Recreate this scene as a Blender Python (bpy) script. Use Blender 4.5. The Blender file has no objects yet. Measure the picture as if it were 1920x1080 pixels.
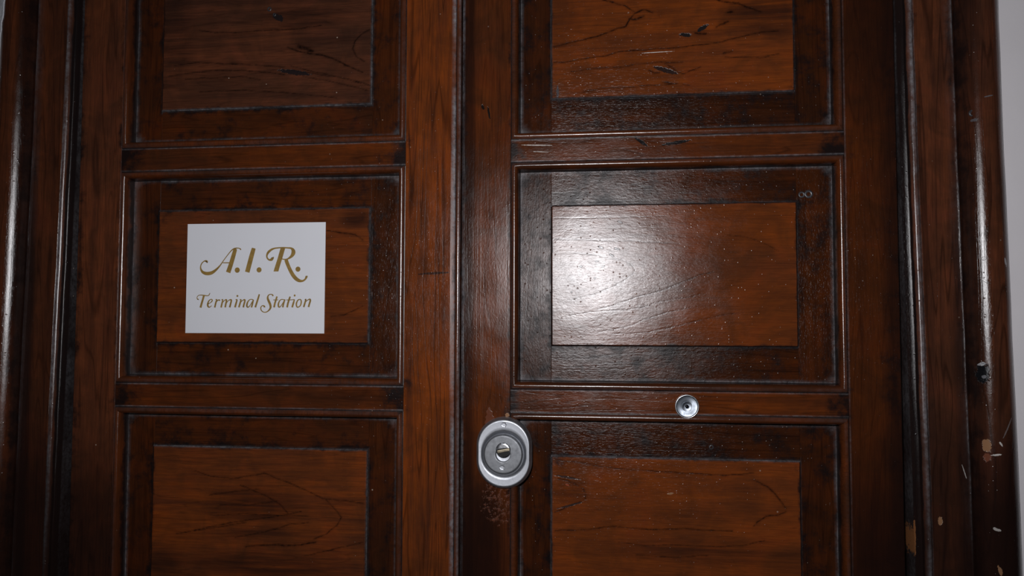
import bpy, bmesh, math, random
import numpy as np
from mathutils import Vector, Matrix, noise as mnoise
random.seed(7)
SC = bpy.context.scene
COL = SC.collection
MM = 0.001

# ------------------------------------------------------------------ camera, world, flash, exposure
cam_d = bpy.data.cameras.new('camera'); cam = bpy.data.objects.new('camera', cam_d); COL.objects.link(cam)
cam_d.sensor_width = 36.0; cam_d.lens = 28.125; cam_d.clip_start = 0.02
right = Vector((0.991971, 0.12644, 0.002501)); up = Vector((0.003794, -0.049522, 0.998766)); fwd = Vector((-0.126408, 0.990737, 0.049604))
m = Matrix((right, up, -fwd)).transposed().to_4x4(); m.translation = Vector((0, -0.750, 1.450))
cam.matrix_world = m
SC.camera = cam

W = bpy.data.worlds.new('dim_hallway'); SC.world = W; W.use_nodes = True
W.node_tree.nodes['Background'].inputs[0].default_value = (0.75, 0.78, 0.9, 1)
W.node_tree.nodes['Background'].inputs[1].default_value = 0.009

fl = bpy.data.lights.new('camera_flash', 'SPOT'); fl.shadow_soft_size = 0.022
fl.energy = 19.0; fl.color = (0.975, 0.97, 1.0); fl.spot_size = math.radians(122); fl.spot_blend = 1.0
flo = bpy.data.objects.new('camera_flash', fl); COL.objects.link(flo)
flo.location = (-0.045, -0.765, 1.553)
flo.rotation_euler = (Vector((0.0, 0.75, -0.02))).to_track_quat('-Z', 'Y').to_euler()
flo.scale = (1.25, 0.75, 1.0)

SC.view_settings.view_transform = 'Standard'; SC.view_settings.look = 'None'
SC.view_settings.gamma = 1.0; SC.view_settings.exposure = 0.0
SC.view_settings.use_curve_mapping = False

# ------------------------------------------------------------------ node helpers
class NT:
    def __init__(s, mat):
        s.t = mat.node_tree; s.n = s.t.nodes; s.l = s.t.links
    def new(s, typ, **kw):
        n = s.n.new(typ)
        for k, v in kw.items(): setattr(n, k, v)
        return n
    def put(s, sock, v):
        if hasattr(v, 'is_output'): s.l.new(v, sock)
        else: sock.default_value = v
    def math(s, op, a, b=0.0, c=None, clamp=False):
        n = s.new('ShaderNodeMath', operation=op, use_clamp=clamp)
        s.put(n.inputs[0], a); s.put(n.inputs[1], b)
        if c is not None: s.put(n.inputs[2], c)
        return n.outputs[0]
    def mix(s, f, a, b, mode='MIX'):
        n = s.new('ShaderNodeMix', data_type='RGBA', blend_type=mode)
        s.put(n.inputs[0], f)
        s.put(n.inputs[6], a if hasattr(a, 'is_output') else (*a, 1)[:4]); s.put(n.inputs[7], b if hasattr(b, 'is_output') else (*b, 1)[:4])
        return n.outputs[2]
    def remap(s, v, a, b, c=0.0, d=1.0, smooth=False):
        n = s.new('ShaderNodeMapRange', interpolation_type='SMOOTHSTEP' if smooth else 'LINEAR')
        s.put(n.inputs[0], v); s.put(n.inputs[1], a); s.put(n.inputs[2], b); s.put(n.inputs[3], c); s.put(n.inputs[4], d)
        return n.outputs[0]
    def noise(s, vec, scale, detail=3.0, rough=0.55, dist=0.0):
        n = s.new('ShaderNodeTexNoise'); s.put(n.inputs['Vector'], vec); n.inputs['Scale'].default_value = scale
        n.inputs['Detail'].default_value = detail; n.inputs['Roughness'].default_value = rough; n.inputs['Distortion'].default_value = dist
        return n.outputs[0]
    def vmul(s, v, k):
        n = s.new('ShaderNodeVectorMath', operation='MULTIPLY'); s.put(n.inputs[0], v); n.inputs[1].default_value = k; return n.outputs[0]
    def vadd(s, v, k):
        n = s.new('ShaderNodeVectorMath', operation='ADD'); s.put(n.inputs[0], v); s.put(n.inputs[1], k); return n.outputs[0]

def newmat(name):
    mt = bpy.data.materials.new(name); mt.use_nodes = True
    return mt, NT(mt), mt.node_tree.nodes['Principled BSDF']

def wood(name, axis='Z', tone=1.0, orange=0.5, grain=0.5, cath=None, seed=0.0, rough=0.32, marks=(), grime=1.0, sheen=1.0, dark=(0.014, 0.0055, 0.0036), pits=1.0, sat=1.0, wrinkle=0.5, stains=()):
    """Dark varnished wood. axis = grain direction; cath = strength of the board's own figure."""
    mt, N, bs = newmat(name)
    geo = N.new('ShaderNodeNewGeometry'); pos = geo.outputs['Position']
    oi = N.new('ShaderNodeObjectInfo')
    sh = N.vmul(N.vadd((0, 0, 0), oi.outputs['Random']), (3.7, 1.3, 5.1))
    P = N.vadd(N.vadd(pos, sh), (seed, seed * 0.7, seed * 1.3))
    al = (1.0, 1.0, 0.06) if axis == 'Z' else (0.06, 1.0, 1.0)
    G = N.vmul(P, al)                                   # coordinates stretched along the grain
    big = N.noise(N.vmul(P, (1, 1, 0.35) if axis == 'Z' else (0.35, 1, 1)), 14, 3, 0.55, 0.4)
    blotch = N.noise(P, 26, 4, 0.6, 0.8)
    streak = N.noise(G, 130, 4, 0.6, 0.3)
    fibre = N.noise(G, 900, 3, 0.6)
    sep = N.new('ShaderNodeSeparateXYZ'); N.l.new(pos, sep.inputs[0])
    X = N.math('MULTIPLY', sep.outputs[0], 1000.0); Z = N.math('MULTIPLY', sep.outputs[2], 1000.0)
    # dark growth lines
    if cath:          # the figure of this board is stored in its mesh
        fa = N.new('ShaderNodeAttribute', attribute_name='figure')
        brk = N.remap(N.noise(N.vmul(P, (1, 1, 1)), 180, 3, 0.65), 0.3, 0.6, 0.35, 1.15)
        wv = N.noise(G, 60, 2, 0.5, 0.5)
        faint = N.math('MULTIPLY', N.remap(N.math('PINGPONG', N.math('MULTIPLY', wv, 8.0), 0.5), 0.40, 0.5, 0, 1, True), 0.30 * grain)
        lines = N.math('ADD', N.math('MULTIPLY', N.math('MULTIPLY', fa.outputs['Fac'], brk), cath), faint, clamp=True)
        ta = N.new('ShaderNodeAttribute', attribute_name='tint')
        tnt = N.math('MULTIPLY', ta.outputs['Fac'], N.remap(streak, 0.35, 0.6, 0.5, 1.4), clamp=True)
    else:
        wv = N.noise(G, 45, 2, 0.5, 0.6)
        lines = N.math('MULTIPLY', N.remap(N.math('PINGPONG', N.math('MULTIPLY', wv, 9.0), 0.5), 0.36, 0.5, 0, 1, True), 0.55 * grain)
    orange_c = (0.215, 0.047, 0.0055); brown_c = (0.092, 0.0285, 0.0100); red_c = (0.105, 0.0175, 0.006)
    of = N.math('ADD', N.remap(big, 0.33, 0.67, -0.38, 0.38), orange, clamp=True)
    c = N.mix(of, brown_c, orange_c)
    c = N.mix(N.remap(blotch, 0.42, 0.75, 0, 0.5), c, red_c)
    c = N.mix(N.remap(streak, 0.38, 0.72, 0.0, 0.75 * grain + 0.1), c, tuple(x * 2.2 for x in dark))
    c = N.mix(N.remap(fibre, 0.35, 0.75, 0.0, 0.42), c, dark)
    c = N.mix(N.remap(blotch, 0.62, 0.40, 0.0, 0.45), c, tuple(x * 1.6 for x in dark))
    if cath: c = N.mix(tnt, c, tuple(x * 1.3 for x in dark))
    c = N.mix(lines, c, tuple(x * 0.6 for x in dark))
    hs = N.new('ShaderNodeHueSaturation'); hs.inputs['Value'].default_value = tone; hs.inputs['Saturation'].default_value = sat; N.l.new(c, hs.inputs['Color']); c = hs.outputs[0]
    # grime gathered along joints and corners
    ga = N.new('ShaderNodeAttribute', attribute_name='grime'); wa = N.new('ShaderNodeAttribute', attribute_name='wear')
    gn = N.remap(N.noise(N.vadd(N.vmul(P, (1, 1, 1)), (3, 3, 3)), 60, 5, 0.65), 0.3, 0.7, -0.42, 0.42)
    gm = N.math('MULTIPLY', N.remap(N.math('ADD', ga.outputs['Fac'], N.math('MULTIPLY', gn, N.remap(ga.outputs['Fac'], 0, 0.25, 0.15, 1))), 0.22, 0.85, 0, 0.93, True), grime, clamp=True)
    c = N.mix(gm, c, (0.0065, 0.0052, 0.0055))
    # rubbed, dusty arrises: greyish wax bloom, plus glints painted on raised-field edges
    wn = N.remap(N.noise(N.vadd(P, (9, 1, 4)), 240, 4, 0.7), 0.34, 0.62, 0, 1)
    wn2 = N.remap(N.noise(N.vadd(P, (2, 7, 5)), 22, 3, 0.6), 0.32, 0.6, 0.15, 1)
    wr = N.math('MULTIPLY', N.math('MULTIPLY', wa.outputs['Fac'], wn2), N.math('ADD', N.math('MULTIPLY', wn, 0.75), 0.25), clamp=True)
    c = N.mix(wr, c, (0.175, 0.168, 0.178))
    # specks of dust and old paint
    vo = N.new('ShaderNodeTexVoronoi', feature='F1'); N.l.new(P, vo.inputs['Vector']); vo.inputs['Scale'].default_value = 70.0
    sc_ = N.new('ShaderNodeSeparateColor'); N.l.new(vo.outputs['Color'], sc_.inputs[0])
    rad = N.math('MULTIPLY', N.math('POWER', sc_.outputs[0], 2.4), 0.058)
    spk = N.math('MULTIPLY', N.math('LESS_THAN', vo.outputs['Distance'], rad), N.remap(sc_.outputs[1], 0.2, 1.0, 0.2, 0.95), clamp=True)
    c = N.mix(spk, c, (0.40, 0.32, 0.26))
    extra_h = None
    for (cx, cz, rx, rz, st) in stains:                    # broad soft darkening of the old stain
        u = N.math('DIVIDE', N.math('SUBTRACT', X, cx), rx); v = N.math('DIVIDE', N.math('SUBTRACT', Z, cz), rz)
        r2 = N.math('ADD', N.math('ADD', N.math('MULTIPLY', u, u), N.math('MULTIPLY', v, v)), N.remap(big, 0.3, 0.7, -0.3, 0.3))
        r2 = N.math('ADD', r2, N.remap(streak, 0.3, 0.7, -0.25, 0.25))
        c = N.mix(N.remap(r2, 1.7, 0.1, 0, st, True), c, (0.0105, 0.0048, 0.0038))
    for (cx, cz, rx, rz, rot, colr, st, hh) in marks:      # individual scars, and glints painted into a gouge: centre, radii (mm), angle, colour
        ca, sa = math.cos(math.radians(rot)), math.sin(math.radians(rot))
        dx = N.math('SUBTRACT', X, cx); dz_ = N.math('SUBTRACT', Z, cz)
        u = N.math('DIVIDE', N.math('ADD', N.math('MULTIPLY', dx, ca), N.math('MULTIPLY', dz_, sa)), rx)
        v = N.math('DIVIDE', N.math('SUBTRACT', N.math('MULTIPLY', dz_, ca), N.math('MULTIPLY', dx, sa)), rz)
        r2 = N.math('ADD', N.math('MULTIPLY', u, u), N.math('MULTIPLY', v, v))
        r2 = N.math('ADD', r2, N.remap(N.noise(P, 420, 3, 0.6), 0.3, 0.7, -0.5, 0.5))
        mk = N.remap(r2, 1.05, 0.7, 0, st, True)
        if st < 0.99 and rx * rz > 100:
            mk = N.math('MULTIPLY', mk, N.remap(N.noise(P, 300, 4, 0.7), 0.5, 0.62, 0, 1))
        c = N.mix(mk, c, colr)
        h_ = N.math('MULTIPLY', mk, hh); extra_h = h_ if extra_h is None else N.math('ADD', extra_h, h_)
    # oil varnish: a diffuse body under a smooth reflecting film
    dif = N.new('ShaderNodeBsdfDiffuse'); N.l.new(c, dif.inputs['Color'])
    gls = N.new('ShaderNodeBsdfGlossy'); gls.distribution = 'BECKMANN'
    gls.inputs['Color'].default_value = (1, 1, 1, 1)
    fre = N.new('ShaderNodeFresnel'); fre.inputs['IOR'].default_value = 1.48
    rr = N.math('ADD', N.remap(N.noise(P, 35, 3, 0.6), 0.3, 0.7, rough * 0.80, rough * 0.92), N.math('ADD', N.math('MULTIPLY', wr, 0.12), N.math('MULTIPLY', gm, 0.05)))
    N.l.new(rr, gls.inputs['Roughness'])
    fac = N.math('MULTIPLY', fre.outputs[0], N.remap(gm, 0, 1, 1.0 * sheen, 0.5 * sheen), clamp=True)
    mxs = N.new('ShaderNodeMixShader'); N.l.new(fac, mxs.inputs[0]); N.l.new(dif.outputs[0], mxs.inputs[1]); N.l.new(gls.outputs[0], mxs.inputs[2])
    N.l.new(mxs.outputs[0], mt.node_tree.nodes['Material Output'].inputs['Surface'])
    N.n.remove(bs)
    # relief: pores, brush marks, uneven surface, growth lines
    pore = N.remap(N.noise(N.vmul(P, (1, 1, 0.12) if axis == 'Z' else (0.12, 1, 1)), 1500, 2, 0.7), 0.55, 0.8, 0, -1)
    bump1 = N.new('ShaderNodeBump'); bump1.inputs['Distance'].default_value = 0.00022; bump1.inputs['Strength'].default_value = 1.0
    hgt = N.math('ADD', N.math('MULTIPLY', pore, 0.13 * pits), N.math('MULTIPLY', fibre, 0.10))
    nib = N.new('ShaderNodeTexVoronoi', feature='F1'); N.l.new(P, nib.inputs['Vector']); nib.inputs['Scale'].default_value = 330.0
    nsc = N.new('ShaderNodeSeparateColor'); N.l.new(nib.outputs['Color'], nsc.inputs[0])
    nb = N.math('MULTIPLY', N.remap(nib.outputs['Distance'], 0.30, 0.05, 0, 1, True), N.math('GREATER_THAN', nsc.outputs[0], 0.86))
    hgt = N.math('ADD', hgt, N.math('MULTIPLY', nb, 0.5 * pits))
    hgt = N.math('SUBTRACT', hgt, N.math('MULTIPLY', lines, 0.30))
    hgt = N.math('ADD', hgt, N.math('MULTIPLY', streak, 0.25))
    wrink = N.remap(N.noise(N.vmul(P, (1, 1, 0.45) if axis == 'Z' else (0.45, 1, 1)), 520, 3, 0.6, 0.3), 0.3, 0.75, 0, 1)
    hgt = N.math('ADD', hgt, N.math('MULTIPLY', wrink, 0.30 * wrinkle))
    if extra_h is not None: hgt = N.math('ADD', hgt, extra_h)
    N.l.new(hgt, bump1.inputs['Height'])
    bump2 = N.new('ShaderNodeBump'); bump2.inputs['Distance'].default_value = 0.0012; bump2.inputs['Strength'].default_value = 0.38
    N.l.new(N.noise(N.vmul(P, (1, 1, 0.6) if axis == 'Z' else (0.6, 1, 1)), 28, 2, 0.5), bump2.inputs['Height'])
    N.l.new(bump2.outputs[0], bump1.inputs['Normal'])
    N.l.new(bump1.outputs[0], dif.inputs['Normal']); N.l.new(bump1.outputs[0], gls.inputs['Normal']); N.l.new(bump1.outputs[0], fre.inputs['Normal'])
    return mt

def metal(name, col, rough, aniso=0.0, scratch=0.0):
    mt, N, bs = newmat(name)
    tc = N.new('ShaderNodeTexCoord')
    nz = N.noise(tc.outputs['Object'], 260, 4, 0.65)
    N.l.new(N.mix(N.remap(nz, 0.35, 0.7, 0, 0.45), col, tuple(x * 0.6 for x in col)), bs.inputs['Base Color'])
    bs.inputs['Metallic'].default_value = 1.0
    N.l.new(N.remap(nz, 0.3, 0.7, rough - 0.05, rough + 0.08), bs.inputs['Roughness'])
    if aniso:
        bs.inputs['Anisotropic'].default_value = aniso
        tg = N.new('ShaderNodeTangent', direction_type='RADIAL', axis='Y'); N.l.new(tg.outputs[0], bs.inputs['Tangent'])
    if scratch:
        b = N.new('ShaderNodeBump'); b.inputs['Distance'].default_value = 0.0001; b.inputs['Strength'].default_value = scratch
        N.l.new(N.noise(N.vmul(tc.outputs['Object'], (1, 1, 0.15)), 2200, 3, 0.6), b.inputs['Height']); N.l.new(b.outputs[0], bs.inputs['Normal'])
    return mt

def plain(name, col, rough=0.5, spec=0.5, var=0.15, scale=60, bump=0.0):
    mt, N, bs = newmat(name)
    tc = N.new('ShaderNodeTexCoord'); nz = N.noise(tc.outputs['Object'], scale, 4, 0.6)
    N.l.new(N.mix(N.remap(nz, 0.3, 0.7, 0, 1), col, tuple(x * (1 - var) for x in col)), bs.inputs['Base Color'])
    bs.inputs['Roughness'].default_value = rough; bs.inputs['Specular IOR Level'].default_value = spec
    if bump:
        b = N.new('ShaderNodeBump'); b.inputs['Distance'].default_value = 0.001; b.inputs['Strength'].default_value = bump
        N.l.new(N.noise(tc.outputs['Object'], scale * 3, 5, 0.65), b.inputs['Height']); N.l.new(b.outputs[0], bs.inputs['Normal'])
    return mt

# ------------------------------------------------------------------ object helpers (all shape numbers in mm; h = height towards the hallway)
def V(x, z, h): return Vector((x * MM, -h * MM, z * MM))

def link(name, bm, mat, parent=None, label=None, smooth=False, origin=None):
    me = bpy.data.meshes.new(name)
    o0 = parent_origin(parent) if parent else (origin or Vector((0, 0, 0)))
    own = origin if origin is not None else o0
    bmesh.ops.recalc_face_normals(bm, faces=bm.faces[:])
    bmesh.ops.translate(bm, verts=bm.verts[:], vec=-own)
    bm.to_mesh(me); bm.free()
    for mm_ in (mat if isinstance(mat, (list, tuple)) else [mat]): me.materials.append(mm_)
    if smooth:
        for p in me.polygons: p.use_smooth = True
    o = bpy.data.objects.new(name, me); COL.objects.link(o)
    if parent: o.parent = parent; o.location = own - o0
    else: o.location = own
    o['origin_world'] = list(own)
    if label: o['label'] = label
    return o

def parent_origin(p): return Vector(p['origin_world'])

def empty(name, loc, label=None, cat=None, kind=None, group=None):
    o = bpy.data.objects.new(name, None); COL.objects.link(o); o.location = loc; o['origin_world'] = list(loc)
    o.empty_display_size = 0.05
    for k, v in (('label', label), ('category', cat), ('kind', kind), ('group', group)):
        if v: o[k] = v
    return o

def layers(bm): return bm.verts.layers.float.new('grime'), bm.verts.layers.float.new('wear')

def steps(a, b, d, extra=()):
    n = max(1, int(round((b - a) / d)))
    s = [a + (b - a) * i / n for i in range(n + 1)] + [e for e in extra if a < e < b]
    s = sorted(s); out = [s[0]]
    for q in s[1:]:
        if q - out[-1] > 0.12: out.append(q)
    out[-1] = b
    return out

def board(name, x0, x1, z0, z1, h, hb, mat, parent, bev=0.8, dx=6, dz=6, grime=None, wear=None, label=None, bevs=None, hfn=None):
    """A board: gridded face at height h, small chamfered arrises, sides and back at hb. bevs = (left,right,bottom,top) chamfer widths."""
    bl, br, bb, bt = bevs or (bev,) * 4
    bm = bmesh.new(); gl, wl = layers(bm)
    xs = steps(x0 + bl, x1 - br, dx, (x0 + bl + 1.2, x1 - br - 1.2)); zs = steps(z0 + bb, z1 - bt, dz, (z0 + bb + 1.2, z1 - bt - 1.2))
    def mk(x, z, hh, edge=False):
        v = bm.verts.new(V(x, z, hh))
        v[gl] = grime(x, z) if grime else 0.0
        v[wl] = wear(x, z, edge) if wear else 0.0
        return v
    g = [[mk(x, z, h + (hfn(x, z) if hfn else 0)) for z in zs] for x in xs]
    for i in range(len(xs) - 1):
        for j in range(len(zs) - 1):
            bm.faces.new((g[i][j], g[i + 1][j], g[i + 1][j + 1], g[i][j + 1]))
    ring = [(i, 0) for i in range(len(xs))] + [(len(xs) - 1, j) for j in range(1, len(zs))] + [(i, len(zs) - 1) for i in range(len(xs) - 2, -1, -1)] + [(0, j) for j in range(len(zs) - 2, 0, -1)]
    def outp(i, j):
        x = x0 if i == 0 else x1 if i == len(xs) - 1 else xs[i]
        z = z0 if j == 0 else z1 if j == len(zs) - 1 else zs[j]
        return x, z
    mx = {0: bl, len(xs) - 1: br}; mz = {0: bb, len(zs) - 1: bt}
    r1, r2 = [], []
    for (i, j) in ring:
        x, z = outp(i, j); b = min([q for q in (mx.get(i) if i in mx else None, mz.get(j) if j in mz else None) if q is not None])
        r1.append(mk(x, z, h - b, True)); r2.append(mk(x, z, hb, True))
    n = len(ring)
    for q in range(n):
        a, b_ = ring[q], ring[(q + 1) % n]
        bm.faces.new((g[a[0]][a[1]], g[b_[0]][b_[1]], r1[(q + 1) % n], r1[q]))
        bm.faces.new((r1[q], r1[(q + 1) % n], r2[(q + 1) % n], r2[q]))
    bm.faces.new(r2)
    return link(name, bm, mat, parent, label)

def sweep(name, prof, A, B, mitA, mitB, inward, mat, parent, step=10, label=None, wav=0.12, smooth=True):
    """Sweep profile [(u,h,grime,wear)] from A to B (x,z in mm); u goes along 'inward'; mitre factors shorten the ends by mit*u."""
    bm = bmesh.new(); gl, wl = layers(bm)
    ax, az = A; bx, bz = B; L = math.hypot(bx - ax, bz - az); dx, dz = (bx - ax) / L, (bz - az) / L
    n = max(2, int(L / step)); rows = []
    sd = random.random() * 50
    for i in range(n + 1):
        t = i / n; row = []
        for (u, h, g_, w_) in prof:
            s = mitA * u + (L - (mitA + mitB) * u) * t
            wob = wav * mnoise.noise(Vector((s * 0.03 + sd, u * 0.1, sd)))
            v = bm.verts.new(V(ax + dx * s + inward[0] * (u + wob), az + dz * s + inward[1] * (u + wob), h + wob * 0.6))
            v[gl] = g_ + max(0, 0.55 - min(s, L - s) / 14.0) if g_ >= 0 else 0; v[wl] = w_
            row.append(v)
        rows.append(row)
    for i in range(n):
        for j in range(len(prof) - 1):
            bm.faces.new((rows[i][j], rows[i + 1][j], rows[i + 1][j + 1], rows[i][j + 1]))
        bm.faces.new((rows[i][-1], rows[i + 1][-1], rows[i + 1][0], rows[i][0]))
    bm.faces.new(rows[0]); bm.faces.new(rows[-1])
    o = link(name, bm, mat, parent, label, smooth)
    if smooth:
        try: o.data.set_sharp_from_angle(angle=math.radians(38))
        except Exception: pass
    return o

def lathe(name, prof, cx, cz, mat, parent, seg=64, label=None, cap=True, sharp=40, origin=None):
    """prof: [(r, h)] or [(r, h, l)] from outside in; l stretches the circle into an upright oval (half core length)."""
    bm = bmesh.new(); rings = []
    for p in prof:
        r, h, l = p[0], p[1], (p[2] if len(p) > 2 else 0.0); oz = p[3] if len(p) > 3 else 0.0
        rings.append([bm.verts.new(V(cx + r * math.cos(a), cz + oz + r * math.sin(a) + (l if math.sin(a) > 0 else -l), h)) for a in [2 * math.pi * (k + 0.5) / seg for k in range(seg)]])
    for a, b in zip(rings, rings[1:]):
        for k in range(seg): bm.faces.new((a[k], a[(k + 1) % seg], b[(k + 1) % seg], b[k]))
    bm.faces.new(rings[0])
    if cap: bm.faces.new(rings[-1])
    o = link(name, bm, mat, parent, label, True, origin)
    o.data.set_sharp_from_angle(angle=math.radians(sharp))
    return o

# pen strokes of the sign's lettering: (x, z, width) in mm from the sign's centre
STROKES = [
 [(-51.79,16.42,2.78),(-51.32,16.75,2.53),(-52.46,17.49,1.77),(-54.4,17.1,1.1),(-56.52,15.23,1.1),(-57.75,12.3,1.18),(-57.47,9.23,1.77),(-55.67,6.47,2.61),(-52.61,5.02,3.29),(-49.15,4.8,3.54),(-45.72,5.59,3.37),(-42.32,7.69,2.61),(-39.37,10.33,1.94),(-36.64,13.37,1.26),(-33.51,17.83,0.93),(-29.75,22.69,0.84),(-26.4,26.74,1.01),(-23.87,28.96,1.26),(-21.32,29.95,1.26),(-18.33,30.12,0.93),(-16.17,29.41,1.1),(-15.56,28.59,1.43),(-15.47,28.26,1.26)],
 [(-21.1,29.54,2.53),(-21.5,28.32,3.88),(-23.7,20.6,4.47),(-26.1,12.47,4.64),(-28.2,6.3,4.89),(-28.4,5.73,4.89)],
 [(-34.32,15.51,0.93),(-31.31,15.49,1.01),(-27.45,15.46,1.01)],
 [(-18.94,8.03,5.39),(-18.73,8.03,5.39)],
 [(-1.89,29.96,3.37),(-2.17,28.94,4.21),(-4.08,22.05,4.72),(-6.06,14.36,4.8),(-8.03,6.46,4.89),(-8.27,5.89,4.89)],
 [(4.04,8.12,5.23),(4.21,8.12,5.23)],
 [(17.96,20.56,2.61),(18.06,20.0,2.7),(16.94,18.43,2.78),(14.62,18.04,1.69),(12.69,19.56,1.52),(12.0,22.32,1.69),(13.43,25.55,2.44),(16.55,28.15,2.19),(19.92,29.45,1.52),(24.13,29.98,1.26),(29.19,30.09,1.35),(33.83,29.8,1.43),(37.2,29.36,1.94),(39.13,27.52,3.54),(39.59,24.89,4.21),(38.17,22.08,3.29),(35.68,19.89,2.02),(32.76,18.58,1.26),(29.82,18.44,1.01),(27.7,18.94,0.93)],
 [(28.69,29.85,4.72),(27.97,27.43,4.72),(25.59,18.96,4.72),(23.2,11.3,4.8),(21.93,6.87,4.89),(21.81,6.39,4.89)],
 [(32.14,18.1,3.79),(33.25,14.86,3.71),(35.43,10.01,3.62),(38.47,4.35,3.79),(41.9,-0.1,3.79),(45.71,-2.73,3.29),(49.48,-3.15,2.02),(52.17,-1.56,1.77),(53.51,0.84,2.28),(53.58,1.92,2.11)],
 [(44.52,8.53,5.14),(44.69,8.53,5.14)],
 [(-59.85,-21.53,1.54),(-59.77,-21.23,1.42),(-60.83,-20.33,0.8),(-60.56,-18.39,0.74),(-58.85,-17.06,0.74),(-56.32,-16.91,0.93),(-53.16,-17.22,1.05),(-50.31,-17.58,0.86),(-48.43,-17.08,0.86),(-47.45,-15.6,1.11),(-47.28,-14.85,0.8)],
 [(-53.63,-17.52,2.16),(-54.35,-20.2,2.04),(-55.82,-25.26,2.1),(-56.93,-29.13,2.28),(-56.98,-29.49,2.28)],
 [(-49.18,-25.72,0.8),(-46.68,-24.68,0.8),(-44.83,-22.9,1.17),(-44.86,-21.56,1.05),(-46.29,-21.26,0.86),(-48.3,-22.89,1.3),(-49.33,-25.86,1.85),(-49.13,-27.95,1.79),(-47.84,-29.08,1.23),(-45.97,-28.25,0.74),(-45.21,-27.36,0.56)],
 [(-41.4,-21.56,0.62),(-39.83,-21.42,1.05),(-40.57,-23.79,1.67),(-41.29,-26.77,1.67),(-41.86,-29.44,1.79)],
 [(-40.7,-24.69,0.68),(-38.87,-22.31,0.93),(-37.31,-21.87,1.36),(-36.51,-22.61,1.42)],
 [(-34.96,-21.72,0.62),(-33.55,-21.58,1.23),(-34.11,-24.7,1.6),(-34.82,-27.96,1.73),(-35.1,-29.44,1.79)],
 [(-34.1,-24.99,0.68),(-31.65,-22.32,0.86),(-29.79,-21.59,1.42),(-29.6,-23.22,1.73),(-30.31,-26.48,1.73),(-30.72,-29.3,1.85)],
 [(-29.56,-25.0,0.68),(-27.27,-22.33,0.86),(-24.93,-21.6,1.36),(-24.44,-22.63,1.73),(-25.16,-25.89,1.73),(-26.02,-29.3,1.85)],
 [(-20.09,-21.61,0.68),(-18.52,-21.76,1.36),(-19.24,-24.72,1.79),(-20.11,-27.97,1.91),(-20.4,-29.31,2.04)],
 [(-18.2,-17.85,2.04),(-18.07,-17.9,2.04)],
 [(-15.72,-21.61,0.62),(-14.32,-21.62,1.23),(-14.89,-24.13,1.67),(-15.91,-27.68,1.73),(-16.34,-29.31,1.79)],
 [(-14.88,-24.72,0.68),(-12.59,-22.36,0.86),(-10.42,-21.62,1.42),(-10.23,-23.25,1.73),(-11.1,-26.5,1.73),(-11.67,-29.31,1.85)],
 [(-1.4,-21.79,0.99),(-2.96,-21.34,0.86),(-5.13,-21.63,0.86),(-7.11,-23.85,1.42),(-7.98,-26.8,1.79),(-7.63,-28.72,1.6),(-6.08,-28.87,1.05),(-4.1,-26.51,0.8),(-2.3,-23.27,0.74)],
 [(-1.25,-21.64,1.36),(-1.82,-24.15,1.67),(-2.68,-27.7,1.73),(-3.27,-29.32,1.85)],
 [(4.85,-16.19,1.42),(4.13,-18.85,1.73),(2.67,-23.57,1.85),(1.35,-27.7,1.85),(0.92,-29.32,2.04)],
 [(10.37,-29.33,1.85),(10.35,-28.59,1.91),(9.56,-27.71,1.23),(8.01,-27.71,0.86),(6.66,-29.47,1.11),(7.17,-32.13,1.05),(9.37,-33.89,0.93),(12.15,-34.04,0.99),(14.9,-32.42,1.36),(16.71,-29.78,2.04),(16.5,-26.83,2.41),(15.05,-23.59,2.41),(13.76,-20.64,2.1),(13.87,-18.28,1.48),(15.23,-16.66,0.99),(17.39,-16.28,0.86),(18.79,-17.11,1.36),(19.02,-18.15,1.6)],
 [(23.29,-18.45,1.6),(22.42,-21.54,1.79),(21.25,-25.37,1.85),(20.54,-28.6,1.97),(20.46,-29.34,1.97)],
 [(19.49,-21.83,0.68),(22.11,-21.89,0.74),(24.73,-21.84,0.68)],
 [(30.89,-21.85,0.8),(28.57,-21.41,0.86),(26.44,-22.43,1.05),(24.95,-25.66,1.6),(25.16,-28.46,1.67),(26.55,-28.9,1.05),(28.36,-26.84,0.8),(30.45,-23.32,0.68)],
 [(31.65,-21.41,1.23),(30.62,-24.2,1.67),(29.76,-27.73,1.73),(29.63,-29.34,1.85)],
 [(36.97,-18.63,1.6),(35.95,-21.57,1.79),(34.79,-25.38,1.85),(34.07,-28.61,1.97),(33.99,-29.35,1.97)],
 [(33.04,-21.86,0.68),(36.57,-21.92,0.74),(41.62,-21.58,0.86)],
 [(41.47,-21.58,1.05),(40.6,-24.51,1.79),(39.58,-28.03,1.85),(39.3,-29.35,1.91)],
 [(41.55,-17.53,2.04),(41.68,-17.59,2.04)],
 [(46.67,-21.44,1.05),(44.85,-22.46,1.23),(43.53,-25.69,1.54),(44.03,-28.62,1.36),(45.57,-29.06,1.11),(47.68,-27.45,1.23),(48.55,-24.23,1.42),(48.05,-21.88,1.17),(46.67,-21.44,0.93)],
 [(52.02,-21.89,0.62),(53.24,-21.45,1.23),(52.52,-24.24,1.67),(51.5,-27.75,1.73),(51.07,-29.07,1.79)],
 [(52.52,-24.53,0.68),(54.93,-22.19,0.86),(57.35,-21.32,1.42),(57.83,-22.78,1.79),(56.82,-26.29,1.73),(56.1,-29.07,1.85)],
]
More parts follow.
